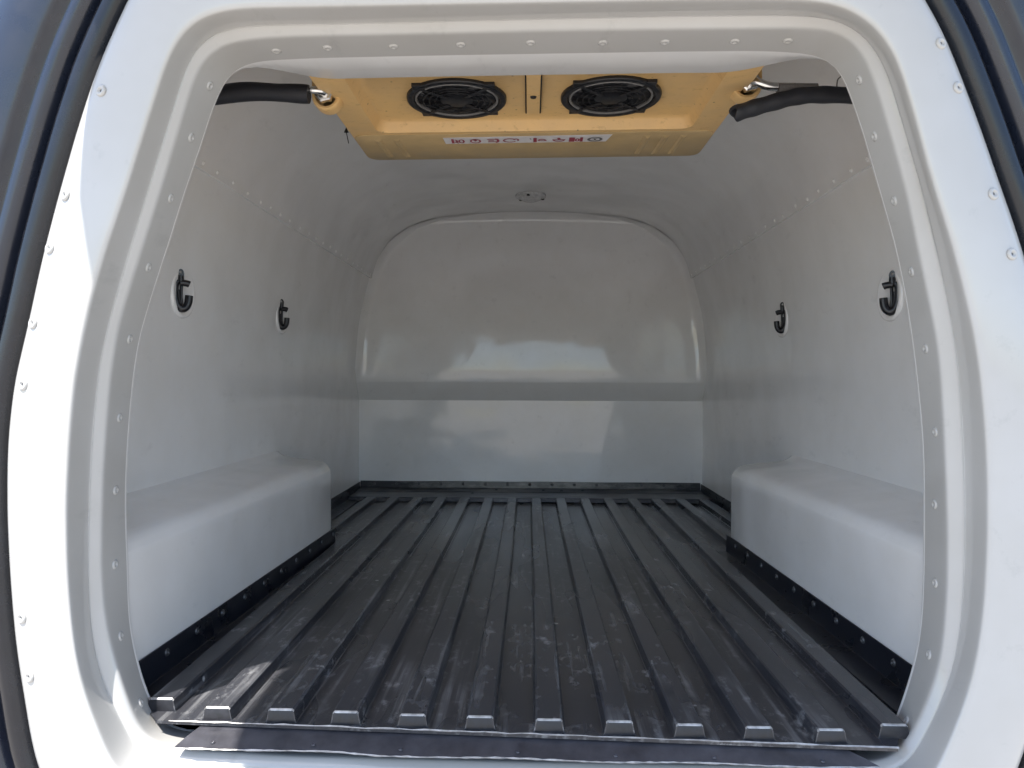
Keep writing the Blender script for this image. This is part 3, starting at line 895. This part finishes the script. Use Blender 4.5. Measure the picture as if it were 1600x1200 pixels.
# ------------------------------------------------------------------ ceiling lamp (unlit)
lz = 1.028
lamp = empty('ceiling_lamp', (0.0, 1.53, lz), 'small round unlit dome lamp on the ceiling above the bulkhead', 'lamp')
v, f = lathe([(0.050, 0.002), (0.050, -0.004), (0.046, -0.007), (0.038, -0.008)], 32, False)
make('bezel', [(q[0], q[1] + 1.53, q[2] + lz) for q in v], f, CLEAR, lamp, autos=40)
v, f = lathe([(0.039, -0.006), (0.034, -0.012), (0.024, -0.017), (0.012, -0.0195), (0.0001, -0.020)], 28, False)
make('lens', [(q[0] + 0.0, q[1] + 1.53, q[2] + lz) for q in v], f, CLEAR, lamp, True)
for a in (20, 140, 260):
    v, f = lathe([(0.0001, -0.011), (0.005, -0.010), (0.006, -0.005)], 10, False)
    make('screw', [(q[0] + 0.0425 * math.cos(R(a)), q[1] + 1.53 + 0.0425 * math.sin(R(a)), q[2] + lz) for q in v], f, BLACKP, lamp)

# ------------------------------------------------------------------ rope hooks on round wall pads
def hook(x, y, z, s, label):
    root = empty('rope_hook', (x, y, z), label, 'hook', 'black rope hooks along the walls')
    nrm = -s                                     # into the bay
    def loc(u, v, w):                            # u along the wall (to the front), v up, w out of the wall
        return Vector((nrm * w, u, v))
    def part(name, V, Fc, mat, autos=50):
        me = mesh(name, V, Fc, mat)
        bm = bmesh.new(); bm.from_mesh(me); bmesh.ops.recalc_face_normals(bm, faces=bm.faces); bm.to_mesh(me); bm.free()
        for p in me.polygons: p.use_smooth = True
        me.set_sharp_from_angle(angle=R(autos))
        o = bpy.data.objects.new(name, me); COL.objects.link(o); o.parent = root
        return o
    # dished pad
    rings = []
    for r, w in ((0.0455, -0.004), (0.0445, 0.000), (0.042, 0.0016), (0.038, 0.001), (0.034, -0.0002), (0.0001, -0.0005)):
        rings.append([loc(r * 0.98 * math.cos(2 * math.pi * k / 36), r * math.sin(2 * math.pi * k / 36) - 0.001, w + 0.003) for k in range(36)])
    V, Fc = rings_mesh(rings)
    part('pad', V, Fc, LINER)
    D = Vector((nrm * 0.80, 0.6, 0)); U = Vector((0, 0, 1)); T = D.cross(U)
    def P(d, u, t=0.0): return Vector((nrm * 0.004, -0.022, 0)) + D * d * 0.84 + U * u * 0.95 + T * t
    # eye plate with its hole
    V = []
    n = 16
    for tt in (-0.0016, 0.0016):
        for k in range(n):
            a = 2 * math.pi * k / n
            px_, py_ = 0.0065 * math.cos(a), 0.0085 * math.sin(a)
            V.append(P(0.004 + px_, 0.032 + py_, tt))
        for k in range(n):
            a = 2 * math.pi * k / n
            V.append(P(0.004 + 0.0024 * math.cos(a), 0.0345 + 0.0026 * math.sin(a), tt))
    Fc = []
    for k in range(n):
        j = (k + 1) % n
        Fc += [(k, j, n + j, n + k), (2 * n + k, 3 * n + k, 3 * n + j, 2 * n + j), (k, 2 * n + k, 2 * n + j, j), (n + k, n + j, 3 * n + j, 3 * n + k)]
    part('eye_plate', V, Fc, HOOKM)
    V, Fc = tube([P(0.004, 0.028), P(0.004, 0.022), P(0.003, 0.016)], 0.0055, 10)
    part('neck', V, Fc, HOOKM)
    V, Fc = tube([P(0.002, 0.014), P(0.008, 0.015), P(0.016, 0.0145), P(0.021, 0.013)], 0.0060, 10)
    part('cross_arm', V, Fc, HOOKM)
    # slotted shank and the J
    V, Fc = tube([P(-0.001, 0.018), P(-0.0055, 0.012), P(-0.0065, 0.000), P(-0.006, -0.014), P(-0.002, -0.027), P(0.006, -0.033), P(0.014, -0.030), P(0.019, -0.021), P(0.0205, -0.008)], lambda t: 0.0050 + 0.0018 * min(1, t * 1.6), 10)
    part('hook_bend', V, Fc, HOOKM)
    V, Fc = tube([P(0.006, 0.015), P(0.0055, 0.004), P(0.005, -0.012), P(0.006, -0.026)], 0.0026, 8)
    part('inner_bar', V, Fc, HOOKM)
    V, Fc = tube([P(-0.001, 0.002), P(-0.0005, -0.012), P(0.004, -0.028)], 0.0036, 8)
    part('web', V, Fc, HOOKM)
xw = 0.6190
hook(-xw - 0.002, 0.400, 0.575, -1, 'black rope hook on the left wall, nearer the door')
hook(-xw - 0.002, 0.925, 0.580, -1, 'black rope hook on the left wall, nearer the bulkhead')
hook(xw + 0.002, 0.385, 0.570, 1, 'black rope hook on the right wall, nearer the door')
hook(xw + 0.002, 0.930, 0.574, 1, 'black rope hook on the right wall, nearer the bulkhead')
